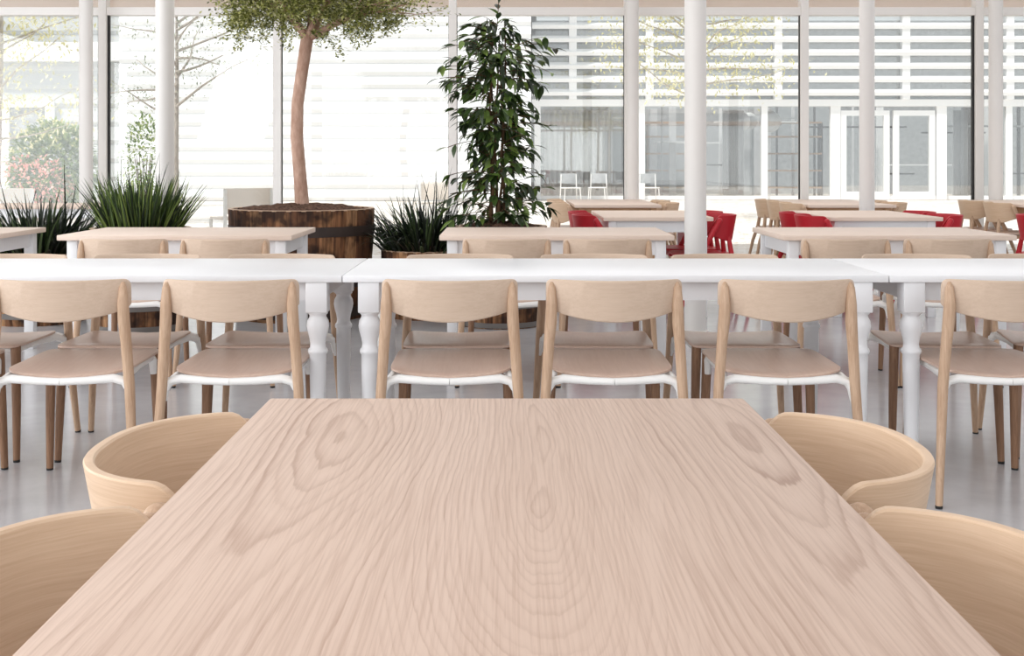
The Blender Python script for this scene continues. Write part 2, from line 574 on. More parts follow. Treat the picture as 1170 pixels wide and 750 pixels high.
def make_chair(name, label):
    t = thing(name, label, 'chair')
    # backrest: curved board with a bowed lower edge
    bm = bmesh.new()
    secs = []
    N = 36
    W = 0.229
    for i in range(N + 1):
        s = math.sin(PI / 2 * (-1 + 2 * i / N))
        x = W * s
        edge = max(0.0, (abs(s) - 0.91) / 0.09)
        ztop = 0.762 - 0.022 * (1 - math.sqrt(max(0, 1 - edge * edge)))
        zbot = 0.664 - 0.040 * (1 - s * s) + 0.012 * edge ** 2
        th = 0.0085 * (1 - 0.35 * edge ** 2)
        loop = []
        for dy, z in ((-th, zbot + 0.004), (-th, zbot * 0.5 + ztop * 0.5), (-th, ztop - 0.005), (-th * 0.5, ztop), (th * 0.5, ztop), (th, ztop - 0.005),
                      (th, zbot * 0.5 + ztop * 0.5), (th, zbot + 0.004), (th * 0.5, zbot), (-th * 0.5, zbot)):
            loop.append((x, chair_panel_y(x, z) + dy, z))
        secs.append(loop)
    sweep(bm, secs)
    finish('backrest', bm, 'back', t)
    # seat
    bm = bmesh.new()
    out = []
    for k in range(48):
        a = 2 * PI * k / 48
        c, s = math.cos(a), math.sin(a)
        e = 0.22
        x = math.copysign(abs(c) ** e, c)
        y = math.copysign(abs(s) ** e, s)
        yy = 0.030 + 0.217 * y
        half = 0.209 + 0.004 * (y + 1) / 2
        if y < 0:
            yy -= 0.040 * (1 - (x * 0.97) ** 2) * min(1, -y * 1.3)
        out.append((half * x, yy))
    plate(bm, out, lambda x, y: 0.453 - 0.019 * (1 - min(1, (x / 0.205) ** 2)) * smoothstep(0.22, -0.14, y), 0.013)
    finish('seat', bm, 'seat', t)
    # white frame that carries the seat
    bm = bmesh.new()
    for s in (-1, 1):
        tube(bm, [(s * 0.224, -0.226, 0.350), (s * 0.218, -0.214, 0.405), (s * 0.199, -0.17, 0.424), (s * 0.190, 0, 0.428), (s * 0.19, 0.15, 0.430), (s * 0.19, 0.205, 0.425)],
             [0.010, 0.015, 0.0145, 0.012, 0.012, 0.013], 10, (0.8, 1.1))
        tube(bm, [(s * 0.189, 0.17, 0.430), (s * 0.190, 0.186, 0.415), (s * 0.192, 0.190, 0.365)], [0.014, 0.016, 0.012], 10)
        tube(bm, [(s * 0.228, -0.232, 0.335), (s * 0.221, -0.226, 0.385), (s * 0.207, -0.222, 0.415), (s * 0.17, -0.222, 0.424), (s * 0.08, -0.236, 0.419), (0, -0.241, 0.417)],
             [0.006, 0.011, 0.016, 0.015, 0.013, 0.0125], 10, (1, 1.15))
    tube(bm, [(-0.19, 0.2, 0.43), (0.19, 0.2, 0.43)], 0.011, 10)
    finish('seat_frame', bm, 'alu', t)
    for s in (-1, 1):
        bm = bmesh.new()
        tube(bm, [(s * 0.254, -0.275, 0.008), (s * 0.242, -0.257, 0.18), (s * 0.229, -0.240, 0.40), (s * 0.219, -0.246, 0.55), (s * 0.213, -0.250, 0.62), (s * 0.211, -0.254, 0.68), (s * 0.211, -0.252, 0.735), (s * 0.210, -0.247, 0.752)],
             [0.0125, 0.0155, 0.0185, 0.019, 0.021, 0.020, 0.014, 0.006], 14, (0.95, 1.0))
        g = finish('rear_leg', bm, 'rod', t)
        bm = bmesh.new()
        lathe(bm, [(0.012, 0), (0.0125, 0.01)], 12, (s * 0.2545, -0.276))
        finish('foot_glide', bm, 'black', g)
        bm = bmesh.new()
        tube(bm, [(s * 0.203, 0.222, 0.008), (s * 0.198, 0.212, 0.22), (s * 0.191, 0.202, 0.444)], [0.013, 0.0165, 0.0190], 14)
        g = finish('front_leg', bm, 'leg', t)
        bm = bmesh.new()
        lathe(bm, [(0.0125, 0), (0.013, 0.01)], 12, (s * 0.2032, 0.2222))
        finish('foot_glide', bm, 'black', g)
    return t

# ------------------------------------------------------------------ shell armchair
def make_armchair(name, label, shell_m, leg_m):
    t = thing(name, label, 'armchair')
    bm = bmesh.new()
    secs = []
    N = 72
    TH = 100.0
    for i in range(N + 1):
        a = math.radians(-TH + 2 * TH * i / N)
        d = abs(math.degrees(a))
        drop = smoothstep(72, 100, d) ** 1.5
        ztop = 0.735 - 0.135 * drop
        zbot = 0.545 + 0.040 * smoothstep(50, 100, d)
        if ztop - zbot < 0.02:
            ztop = zbot + 0.02
        def pos(r_off, z):
            k = 1 - 0.80 * (0.735 - z)
            ca, sa = math.cos(a), math.sin(a)
            e = 0.86
            x = math.copysign(abs(sa) ** e, sa) * 0.226
            y = -math.copysign(abs(ca) ** e, ca) * 0.216
            p = Vector((x * k, y * k))
            n = Vector((sa / 0.226, -ca / 0.216)).normalized()
            p = p - n * r_off
            return (p.x, p.y, z)
        w = 0.016
        h = ztop - zbot
        loop = [pos(0, zbot + 0.005), pos(0, zbot + h * 0.5), pos(0, ztop - 0.003), pos(w * 0.15, ztop), pos(w * 0.5, ztop + 0.0005), pos(w * 0.85, ztop),
                pos(w, ztop - 0.003), pos(w, zbot + h * 0.5), pos(w, zbot + 0.005), pos(w * 0.6, zbot), pos(w * 0.4, zbot)]
        secs.append(loop)
    sweep(bm, secs)
    finish('backrest_shell', bm, shell_m, t, angle=30)
    # seat board
    bm = bmesh.new()
    out = []
    for k in range(44):
        a = 2 * PI * k / 44
        c, s = math.cos(a), math.sin(a)
        out.append((0.215 * math.copysign(abs(c) ** 0.55, c) * (1 + 0.06 * s), 0.045 + 0.225 * math.copysign(abs(s) ** 0.55, s)))
    plate(bm, out, lambda x, y: 0.452 - 0.018 * max(0, 1 - (x / 0.2) ** 2) * max(0, 1 - ((y - 0.02) / 0.22) ** 2), 0.016)
    finish('seat', bm, 'seat' if leg_m != 'red' else 'red', t)
    bm = bmesh.new()
    fr = [(-0.17, -0.145), (0.17, -0.145), (0.185, 0.215), (-0.185, 0.215)]
    for (x0, y0), (x1, y1) in zip(fr, fr[1:] + fr[:1]):
        tube(bm, [(x0, y0, 0.41), (x1, y1, 0.41)], 0.02, 8, (0.7, 1.2))
    finish('seat_frame', bm, leg_m, t)
    for s in (-1, 1):
        bm = bmesh.new()
        top = Vector((s * 0.244, -0.052, 0.698))
        u = Vector((s * 0.014, -0.050, 0.095)).normalized()
        tube(bm, [(s * 0.205, 0.235, 0), (s * 0.212, 0.16, 0.25), (s * 0.217, 0.08, 0.45), (s * 0.230, 0.0, 0.60), top] + [top + u * q for q in (0.008, 0.014, 0.018, 0.0195)],
             [0.012, 0.016, 0.019, 0.0205, 0.0205, 0.019, 0.0145, 0.008, 0.002], 16)
        finish('front_leg', bm, leg_m, t)
        bm = bmesh.new()
        tube(bm, [(s * 0.185, -0.27, 0), (s * 0.165, -0.205, 0.3), (s * 0.150, -0.155, 0.45), (s * 0.125, -0.135, 0.60)], [0.012, 0.017, 0.019, 0.015], 14)
        finish('rear_leg', bm, leg_m, t)
    return t

# ------------------------------------------------------------------ tables
def oak_table(label, x0, x1, y0, y1, top='table_top', apron='white', leg='white', th=0.03, group=None, h=0.75, grain_y=False):
    cx, cy = (x0 + x1) / 2, (y0 + y1) / 2
    hx, hy = (x1 - x0) / 2, (y1 - y0) / 2
    t = thing('dining_table', label, 'table', (cx, cy, 0), 0, group)
    bm = bmesh.new()
    box(bm, (-hx, -hy, h - th), (hx, hy, h), 0.004)
    finish('tabletop', bm, top, t)
    i = 0.07
    bm = bmesh.new()
    zt, zb = h - th, h - th - 0.085
    for s in (-1, 1):
        box(bm, (-hx + i, s * (hy - i) - 0.011, zb), (hx - i, s * (hy - i) + 0.011, zt))
        box(bm, (s * (hx - i) - 0.011, -hy + i, zb), (s * (hx - i) + 0.011, hy - i, zt))
    finish('apron', bm, apron, t, smooth=False)
    for sx in (-1, 1):
        for sy in (-1, 1):
            bm = bmesh.new()
            box(bm, (sx * (hx - i) - 0.029, sy * (hy - i) - 0.029, 0), (sx * (hx - i) + 0.029, sy * (hy - i) + 0.029, zt), 0.003)
            finish('leg', bm, leg, t)
    return t


# the oak table in the foreground
fx, fy0, fy1 = 0.404, 0.12, 1.97
t = oak_table('long pale oak table in the foreground with strong arched grain', -fx, fx, fy0, fy1, 'front_top', 'white', 'white', 0.022)


def turned_leg(x, y, parent):
    bm = bmesh.new()
    box(bm, (x - 0.038, y - 0.038, 0.615), (x + 0.038, y + 0.038, 0.725), 0.003)
    lathe(bm, [(0.021, 0.0), (0.022, 0.02), (0.030, 0.42), (0.030, 0.462), (0.034, 0.466), (0.036, 0.474), (0.034, 0.482), (0.029, 0.486),
               (0.027, 0.500), (0.030, 0.520), (0.037, 0.545), (0.0405, 0.565), (0.038, 0.583), (0.030, 0.598), (0.030, 0.604), (0.036, 0.610), (0.036, 0.616)], 36, (x, y))
    finish('leg', bm, 'white', parent, angle=50)


def white_table(label, x0, x1):
    y0, y1 = 4.125, 4.87
    cx, cy = (x0 + x1) / 2, (y0 + y1) / 2
    hx, hy = (x1 - x0) / 2 - 0.0015, (y1 - y0) / 2
    t = thing('white_dining_table', label, 'table', (cx, cy, 0), 0, 'white tables joined end to end')
    bm = bmesh.new()
    box(bm, (-hx, -hy, 0.725), (hx, hy, 0.75), 0.003)
    finish('tabletop', bm, 'white', t)
    bm = bmesh.new()
    ix, iy = 0.092, 0.045
    for s in (-1, 1):
        box(bm, (-hx + ix, s * (hy - iy) - 0.011 - s * 0.022, 0.655), (hx - ix, s * (hy - iy) + 0.011 - s * 0.022, 0.725))
        box(bm, (s * (hx - ix) - 0.011, -hy + iy, 0.655), (s * (hx - ix) + 0.011, hy - iy, 0.725))
    finish('apron', bm, 'white', t, smooth=False)
    for sx in (-1, 1):
        for sy in (-1, 1):
            turned_leg(sx * (hx - ix), sy * (hy - iy), t)

SEAM1, SEAM2 = -0.588, 1.366
white_table('white dining table with turned legs, left of the left tabletop seam', SEAM1 - 1.954, SEAM1)
white_table('white dining table with turned legs, between the two tabletop seams', SEAM1, SEAM2)
white_table('white dining table with turned legs, right of the right tabletop seam', SEAM2, SEAM2 + 1.954)

G3 = 'oak tables crosswise in the second row'
oak_table('oak-topped white table at left edge beside dark arching grass', -4.2, -2.89, 6.44, 7.25, group=G3)
oak_table('oak-topped white table in front of the large tree barrel', -2.51, -1.2, 6.44, 7.25, group=G3)
oak_table('oak-topped white table in front of the tall climbing plant', -0.376, 0.935, 6.44, 7.25, group=G3)
oak_table('oak-topped white table at right, behind the white tables, two chairs drawn up', 1.54, 2.845, 6.44, 7.25, group=G3)
G4 = 'oak tables with red armchairs'
oak_table('lengthwise oak-topped table with red armchairs, behind the stoutest column', 0.72, 1.54, 8.6, 9.85, group=G4)
oak_table('lengthwise oak-topped table with red armchairs, in front of a column at right', 2.41, 3.25, 8.6, 9.85, group=G4)
G5 = 'oak tables along the window wall'
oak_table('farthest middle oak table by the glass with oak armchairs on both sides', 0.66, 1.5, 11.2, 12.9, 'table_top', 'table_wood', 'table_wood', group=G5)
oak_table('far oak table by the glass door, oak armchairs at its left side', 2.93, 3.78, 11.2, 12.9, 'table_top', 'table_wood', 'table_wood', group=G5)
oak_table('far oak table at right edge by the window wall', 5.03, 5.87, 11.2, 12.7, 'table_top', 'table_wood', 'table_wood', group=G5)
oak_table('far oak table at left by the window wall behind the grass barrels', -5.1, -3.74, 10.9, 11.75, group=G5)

# ------------------------------------------------------------------ side chairs
GN = 'oak chairs on the near side of the white tables'
GF = 'oak chairs on the far side of the white tables'
GR = 'oak chairs at the second row of tables'
chair0 = make_chair('dining_chair', 'oak chair backing the viewer, only its front leg in view at left edge')
chair0.location = (-2.09, 4.12, 0)
chair0['group'] = GN
near = [(-1.505, 4.12, 0.03, 'first full oak chair from the left with its back to the viewer'),
        (-0.929, 4.12, 0, 'oak chair backing the viewer, left of the turned legs at left seam'),
        (-0.192, 4.12, 0, 'oak chair backing the viewer, right of the turned legs at left seam'),
        (0.361, 4.12, 0, 'middle oak chair backing the viewer, at centre of the white middle table'),
        (0.941, 4.12, 0, 'oak chair backing the viewer, left of the turned legs at right seam'),
        (1.70, 4.12, -0.02, 'oak chair backing the viewer, rightmost of the near row')]
for x, y, a, lab in near:
    dup(chair0, (x, y, 0), a, lab, GN)
far = [(-2.09, 0, 'oak chair facing the viewer across the white table, leftmost of far row'),
       (-1.525, 0, 'oak chair facing the viewer across the white table, second of far row from left'),
       (-0.955, 0, 'oak chair facing the viewer, seat seen behind the chair left of the left seam'),
       (-0.194, 0.02, 'oak chair facing the viewer, seat seen behind the chair right of the left seam'),
       (0.362, -0.03, 'oak chair facing the viewer, seat seen behind the middle near chair'),
       (0.925, 0, 'oak chair facing the viewer, back rising just right of the stoutest column'),
       (1.715, -0.10, 'oak chair facing the viewer, seat behind the right seam turned leg'),
       (2.23, -0.22, 'oak chair facing the viewer across the white table, rightmost of far row')]
for x, a, lab in far:
    dup(chair0, (x, 4.67, 0), PI + a, lab, GF)
row3 = [(-1.98, 'left oak chair at the table before the tree barrel'),
        (-1.455, 'right oak chair at the table before the tree barrel'),
        (0.0, 'left oak chair at the table before the climbing plant'),
        (0.52, 'right oak chair at the table before the climbing plant'),
        (1.75, 'left oak chair at the right table of the second row'),
        (2.28, 'right oak chair at the right table of the second row')]
for x, lab in row3:
    dup(chair0, (x, 6.2, 0), 0, lab, GR)

# ------------------------------------------------------------------ armchairs
GA = 'oak shell armchairs at the foreground table'
arm0 = make_armchair('shell_armchair', 'round-backed oak armchair at the far left corner of the foreground table', 'shell', 'rod')
arm0.location = (-0.392, 1.715, 0)
arm0.rotation_euler = (0, 0, -PI / 2)
arm0['group'] = GA
dup(arm0, (-0.392, 1.185, 0), -PI / 2, 'round-backed oak armchair nearest the viewer at left of the foreground table', GA)
dup(arm0, (0.398, 1.715, 0), PI / 2, 'round-backed oak armchair at the far right corner of the foreground table', GA)
dup(arm0, (0.392, 1.185, 0), PI / 2, 'round-backed oak armchair nearest the viewer at right of the foreground table', GA)
GB = 'oak shell armchairs by the window wall'
for x, y, a, lab in [
        (0.66, 11.5, -1, 'nearest of three oak armchairs left of the farthest middle table'),
        (0.66, 12.05, -1, 'middle of three oak armchairs left of the farthest middle table'),
        (0.66, 12.6, -1, 'farthest of three oak armchairs left of the farthest middle table'),
        (1.5, 11.55, 1, 'nearer oak armchair on the right side of the farthest middle table'),
        (1.5, 12.2, 1, 'farther oak armchair on the right side of the farthest middle table'),
        (2.93, 11.45, -1, 'nearest of three oak armchairs left of the table by the glass door'),
        (2.93, 12.0, -1, 'middle of three oak armchairs left of the table by the glass door'),
        (2.93, 12.58, -1, 'farthest of three oak armchairs left of the table by the glass door'),
        (3.78, 11.6, 1, 'nearer oak armchair on the right side of the table by the glass door'),
        (3.78, 12.2, 1, 'farther oak armchair on the right side of the table by the glass door'),
        (5.03, 11.6, -1, 'nearer oak armchair at the far table by the right edge'),
        (5.03, 12.25, -1, 'farther oak armchair at the far table by the right edge')]:
    dup(arm0, (x, y, 0), a * PI / 2, lab, GB, scale=1.035)
GC = 'red shell armchairs'
red0 = make_armchair('red_armchair', 'nearer red armchair on the left side of the middle red-chair table', 'red', 'red')
red0.location = (0.72, 8.85, 0)
red0.rotation_euler = (0, 0, -PI / 2)
red0.scale = (1.035,) * 3
red0['group'] = GC
for x, y, a, lab in [
        (0.72, 9.42, -1, 'farther red armchair on the left side of the middle red-chair table'),
        (1.54, 8.9, 1, 'nearer red armchair just right of the stoutest column'),
        (1.54, 9.45, 1, 'farther red armchair half behind the stoutest column'),
        (2.41, 8.75, -1, 'nearer red armchair on the left side of the right red-chair table'),
        (2.41, 9.25, -1, 'farther red armchair on the left side of the right red-chair table'),
        (3.25, 8.85, 1, 'nearer red armchair on the right side of the right red-chair table'),
        (3.25, 9.4, 1, 'farther red armchair on the right side of the right red-chair table'),
        (4.13, 8.8, -1, 'red armchair cut off by the right edge of the picture')]:
    dup(red0, (x, y, 0), a * PI / 2, lab, GC)

# ------------------------------------------------------------------ planting
class Leaves:
    """collects leaves in one mesh with a random tone per leaf"""
    def __init__(self, seed):
        self.bm = bmesh.new()
        self.lay = self.bm.verts.layers.float.new('tone')
        self.r = random.Random(seed)

    def leaf(self, p, d, up, L, W, tone, curl=0.15, seg=3):
        p, d = Vector(p), Vector(d).normalized()
        side = d.cross(Vector(up))
        if side.length < 1e-3:
            side = d.orthogonal()
        side.normalize()
        nrm = side.cross(d).normalized()
        prof = {2: (0, 0.9, 0), 3: (0.12, 1.0, 0.75, 0.0), 4: (0.1, 0.85, 1.0, 0.6, 0.0)}[seg]
        rows = []
        for i, w in enumerate(prof):
            f = i / (len(prof) - 1)
            c = p + d * (L * f) - nrm * (curl * L * f * f)
            if w <= 0.001:
                row = [self.bm.verts.new(c)]
            else:
                row = [self.bm.verts.new(c - side * W * 0.5 * w + nrm * W * 0.12 * w), self.bm.verts.new(c), self.bm.verts.new(c + side * W * 0.5 * w + nrm * W * 0.12 * w)]
            for v in row:
                v[self.lay] = tone
            rows.append(row)
        for a, b in zip(rows, rows[1:]):
            if len(a) == 3 and len(b) == 3:
                self.bm.faces.new((a[0], a[1], b[1], b[0]))
                self.bm.faces.new((a[1], a[2], b[2], b[1]))
            elif len(a) == 3:
                self.bm.faces.new((a[0], a[1], b[0]))
                self.bm.faces.new((a[1], a[2], b[0]))
            elif len(b) == 3:
                self.bm.faces.new((a[0], b[1], b[0]))
                self.bm.faces.new((a[0], b[2], b[1]))

    def blade(self, p, d, L, W, droop, tone, seg=6):
        p, d = Vector(p), Vector(d).normalized()
        side = d.cross(Vector((0, 0, 1)))
        if side.length < 1e-3:
            side = Vector((1, 0, 0))
        side.normalize()
        side = (Matrix.Rotation(self.r.uniform(-1.2, 1.2), 3, 'Z') @ side).normalized()
        prev = None
        for i in range(seg + 1):
            f = i / seg
            w = W * (1 - f ** 2.2) * 0.5 + 0.0004
            a, b = self.bm.verts.new(p - side * w), self.bm.verts.new(p + side * w)
            a[self.lay] = b[self.lay] = tone
            if prev:
                self.bm.faces.new((prev[0], prev[1], b, a))
            prev = (a, b)
            p = p + d * (L / seg)
            d = (d + Vector((0, 0, -droop / seg)) * (0.4 + 1.6 * f)).normalized()

    def done(self, name, mat, parent):
        return finish(name, self.bm, mat, parent, smooth=False)


def barrel(x, y, r_top, h, label, cat='planter', bands=((0.55, 0.68),), taper=0.9, name='barrel_planter'):
    t = thing(name, label, cat, (x, y, 0), 0, 'sawn wine barrel planters')
    bm = bmesh.new()
    n = 32
    wall = 0.035
    prof = []
    for i in range(9):
        z = h * i / 8
        f = z / h
        prof.append((r_top * (taper + (1 - taper) * (1 - (1 - f) ** 1.8)), z))
    seg = n * 4
    rings = []
    full = [(r, z, 0) for r, z in prof] + [(prof[-1][0] - wall, h, 0), (prof[-1][0] - wall, h - 0.09, 0)]
    for r, z, _ in full:
        ring = []
        for k in range(seg):
            rr = r - (0.006 if k % 4 == 0 else 0.0)
            a = 2 * PI * k / seg
            ring.append(bm.verts.new((rr * math.cos(a), rr * math.sin(a), z)))
        rings.append(ring)
    for a, b in zip(rings, rings[1:]):
        for k in range(seg):
            bm.faces.new((a[k], a[(k + 1) % seg], b[(k + 1) % seg], b[k]))
    bm.faces.new(rings[0][::-1])
    finish('staves', bm, 'barrel', t, angle=20)
    def rad(z):
        return r_top * (taper + (1 - taper) * (1 - (1 - z / h) ** 1.8))
    for z0, z1 in bands:
        bm = bmesh.new()
        a, b = h * z0, h * z1
        rings = []
        for r, z in ((rad(a) + 0.001, a), (rad(a) + 0.006, a), (rad(b) + 0.006, b), (rad(b) + 0.001, b)):
            rings.append([bm.verts.new((r * math.cos(2 * PI * k / 64), r * math.sin(2 * PI * k / 64), z)) for k in range(64)])
        for p, q in zip(rings, rings[1:]):
            for k in range(64):
                bm.faces.new((p[k], p[(k + 1) % 64], q[(k + 1) % 64], q[k]))
        finish('iron_hoop', bm, 'iron' if r_top > 0.5 else 'zinc', t)
    bm = bmesh.new()
    lathe(bm, [(r_top - wall, h - 0.004), (r_top - 0.002, h - 0.004), (r_top - 0.002, h + 0.004), (r_top - wall, h + 0.004), (r_top - wall, h - 0.004)], 64, cap=False)
    finish('rim', bm, 'rod', t)
    bm = bmesh.new()
    rr = random.Random(int(x * 100) + 7)
    R = r_top - wall - 0.001
    rings = []
    for i in range(9):
        f = i / 8
        rings.append([bm.verts.new((R * f * math.cos(2 * PI * k / 40), R * f * math.sin(2 * PI * k / 40), h - 0.02 + (1 - f ** 3) * 0.045 + (rr.uniform(-0.012, 0.018) if i < 8 else 0))) for k in range(40)] if i else [bm.verts.new((0, 0, h))])
    for k in range(40):
        bm.faces.new((rings[0][0], rings[1][k], rings[1][(k + 1) % 40]))
    for a, b in zip(rings[1:], rings[2:]):
        for k in range(40):
            bm.faces.new((a[k], b[k], b[(k + 1) % 40], a[(k + 1) % 40]))
    finish('soil', bm, 'soil', t)
    return t


# ---- tree in the big barrel
TX, TY = -1.55, 8.75
barrel(TX, TY, 0.545, 0.81, 'largest wooden barrel planter holding the spreading tree', bands=((0.765, 0.855), (0.30, 0.38), (0.03, 0.12)), taper=0.87)


def make_tree():
    t = thing('indoor_tree', 'tree with bare leaning trunk and spreading small-leaved crown in largest barrel', 'tree', (TX, TY, 0.80))
    # local z: 0 is the soil
    trunk = [(0.0, 0, -0.1), (0.0, 0, 0.03), (-0.015, 0, 0.25), (-0.04, 0, 0.55), (-0.035, 0, 0.80), (0.0, 0, 1.05), (0.035, 0, 1.28), (0.045, 0, 1.36)]
    bm = bmesh.new()
    tube(bm, trunk, [0.064, 0.055, 0.049, 0.048, 0.046, 0.046, 0.048, 0.042], 16)
    finish('trunk', bm, 'bark', t)
    rnd = random.Random(11)
    tips = []
    def grow(p, d, L, r, depth):
        pts, rs = [p.copy()], [r]
        n = 4
        for i in range(n):
            d = (d + Vector((rnd.uniform(-.22, .22), rnd.uniform(-.22, .22), rnd.uniform(-.10, .14)))).normalized()
            p = p + d * L / n
            pts.append(p.copy())
            rs.append(r * (1 - 0.45 * (i + 1) / n))
            if depth >= 1:
                tips.append((p.copy(), d.copy(), depth))
        tube(bmb, pts, rs, 8)
        if depth < 3:
            for k in range(3 if depth < 2 else 2):
                nd = (d + Vector((rnd.uniform(-.9, .9), rnd.uniform(-.9, .9), rnd.uniform(-.35, .30)))).normalized()
                grow(pts[rnd.choice((2, 3, 4))], nd, L * rnd.uniform(0.6, 0.85), rs[-1] * 0.8, depth + 1)
    top = Vector(trunk[-1]) - Vector((0, 0, 0.06))
    mains = [((-0.75, 0.1, 0.75), 0.40), ((0.85, -0.1, 0.45), 0.50), ((0.1, 0.6, 0.8), 0.42), ((0.35, -0.6, 0.75), 0.42), ((-0.35, -0.6, 0.8), 0.4), ((-0.5, 0.5, 0.7), 0.4), ((0.6, 0.5, 0.6), 0.42)]
    for i, (d, L) in enumerate(mains):
        bmb = bmesh.new()
        grow(top.copy(), Vector(d).normalized(), L, 0.032 if i < 2 else 0.024, 0)
        finish('branch', bmb, 'bark', t)
    lv = Leaves(5)
    r = lv.r
    # dense crown above, thin sprays hanging below
    def cluster(c, n, s, zlim=None):
        for _ in range(n):
            p = Vector(c) + Vector((r.gauss(0, s), r.gauss(0, s), r.gauss(0, s * 0.6)))
            d = Vector((r.uniform(-1, 1), r.uniform(-1, 1), r.uniform(-0.6, 0.5)))
            lv.leaf(p, d, (r.uniform(-.5, .5), r.uniform(-.5, .5), 1), r.uniform(0.026, 0.042), r.uniform(0.015, 0.023), r.random() ** 1.3, 0.1, 2)
    for p, d, dep in tips:
        cluster(p, 15, 0.06)
    for _ in range(1000):
        a = r.uniform(0, 2 * PI)
        q = math.sqrt(r.random()) * 0.68
        z = 1.46 - 0.05 * (q / 0.7) ** 2 + r.uniform(-0.03, 0.40)
        cluster((0.06 + q * math.cos(a), q * math.sin(a), z), 17, 0.05)
    def spray(p, q, n):
        p, q = Vector(p), Vector(q)
        for i in range(n):
            f = i / n
            c = p.lerp(q, f) + Vector((0, 0, 0.06 * math.sin(f * PI)))
            cluster(c, 9, 0.026)
    # hanging sprays seen against the glass
    spray((-0.30, -0.1, 1.48), (-0.46, -0.15, 1.18), 26)
    spray((-0.42, 0.0, 1.50), (-0.60, 0.05, 1.28), 22)
    spray((-0.18, -0.2, 1.44), (-0.30, -0.2, 1.24), 18)
    spray((0.10, -0.2, 1.32), (0.36, -0.3, 1.12), 24)
    spray((0.02, -0.2, 1.42), (-0.10, -0.3, 1.22), 7)
    spray((0.26, -0.2, 1.46), (0.36, -0.1, 1.26), 10)
    spray((0.48, 0, 1.52), (0.72, 0, 1.34), 14)
    spray((0.62, 0, 1.60), (0.86, 0, 1.50), 14)
    for k in range(16):
        a = 2 * PI * k / 16 + r.uniform(-.15, .15)
        q = r.uniform(0.40, 0.66)
        x, y = 0.06 + q * math.cos(a), q * math.sin(a)
        spray((x, y, 1.44), (x + r.uniform(-.14, .14), y + r.uniform(-.1, .1), r.uniform(1.20, 1.32)), 17)
    lv.done('foliage', 'tree_leaf', t)

make_tree()

# ---- climber in its barrel
PX, PY = -0.07, 8.3
barrel(PX + 0.03, PY, 0.33, 0.70, 'tall barrel planter under the climbing plant behind the middle table', bands=((0.74, 0.80), (0.20, 0.27), (0.01, 0.06)), taper=0.92)


def make_climber():
    t = thing('climbing_plant', 'tall narrow plant with large glossy dark leaves trained up stakes', 'plant', (PX, PY, 0.69))
    rnd = random.Random(21)
    H = 1.55
    def width(z):
        f = z / H
        return 0.30 * (0.88 + 0.22 * math.sin(f * 9.0 + 1.2)) * (1 - max(0, f - 0.86) / 0.17) + 0.02
    for k in range(5):
        a = 2 * PI * k / 5
        bm = bmesh.new()
        pts = []
        for i in range(9):
            z = -0.05 + H * (0.82 + 0.04 * k) * i / 8
            pts.append((0.05 * math.cos(a + z) + rnd.uniform(-.012, .012), 0.05 * math.sin(a + z), z))
        tube(bm, pts, [0.012 - 0.0009 * i for i in range(9)], 7)
        finish('stem', bm, 'stem', t)
    lv = Leaves(31)
    r = lv.r
    twig = bmesh.new()
    for s in range(300):
        f = r.random()
        z = 0.02 + (H - 0.10) * f
        a = r.uniform(0, 2 * PI)
        w = width(z)
        L = w * r.uniform(0.3, 1.2)
        d = Vector((math.cos(a), math.sin(a), r.uniform(0.0, 0.75))).normalized()
        p = Vector((0.04 * math.cos(a), 0.04 * math.sin(a), z))
        pts = [p]
        dd = d.copy()
        for i in range(4):
            p = p + dd * L / 4
            dd = (dd + Vector((0, 0, -0.18))).normalized()
            pts.append(p.copy())
        tube(twig, pts, [0.0035, 0.003, 0.0025, 0.002, 0.0015], 5)
        for q in range(r.randint(3, 5)):
            i = r.choice((1, 2, 3, 4, 4))
            ld = (dd + Vector((r.uniform(-1, 1), r.uniform(-1, 1), r.uniform(-0.75, 0.5)))).normalized()
            lv.leaf(pts[i], ld, (r.uniform(-.4, .4), r.uniform(-.4, .4), 1), r.uniform(0.08, 0.135), r.uniform(0.034, 0.052), r.random() ** 1.6, 0.25, 4)
    # the topmost shoot and a few long side shoots
    for d, z, n, L in [((0.05, 0, 1), 1.42, 7, 0.22), ((-1, -0.2, 0.35), 1.02, 6, 0.42), ((1, -0.2, 0.5), 1.15, 6, 0.34), ((1, -0.1, 0.25), 0.72, 6, 0.38), ((-1, 0, 0.1), 0.62, 6, 0.36), ((1, 0, 0.15), 0.40, 5, 0.34), ((1, -0.3, -0.15), 0.22, 5, 0.32), ((-1, 0, 0.2), 0.25, 5, 0.34)]:
        p = Vector((0, -0.03, z))
        dd = Vector(d).normalized()
        pts = [p]
        for i in range(6):
            p = p + dd * L / 6
            dd = (dd + Vector((0, 0, -0.09))).normalized()
            pts.append(p.copy())
        tube(twig, pts, 0.003, 5)
        for i in range(n):
            q = pts[min(6, 1 + i)]
            lv.leaf(q, dd + Vector((r.uniform(-.8, .8), r.uniform(-.6, .6), r.uniform(-.7, .5))), (0, 0, 1), r.uniform(0.09, 0.13), 0.042, r.random(), 0.25, 4)
    finish('twigs', twig, 'stem', t)
    lv.done('foliage', 'climber_leaf', t)

make_climber()


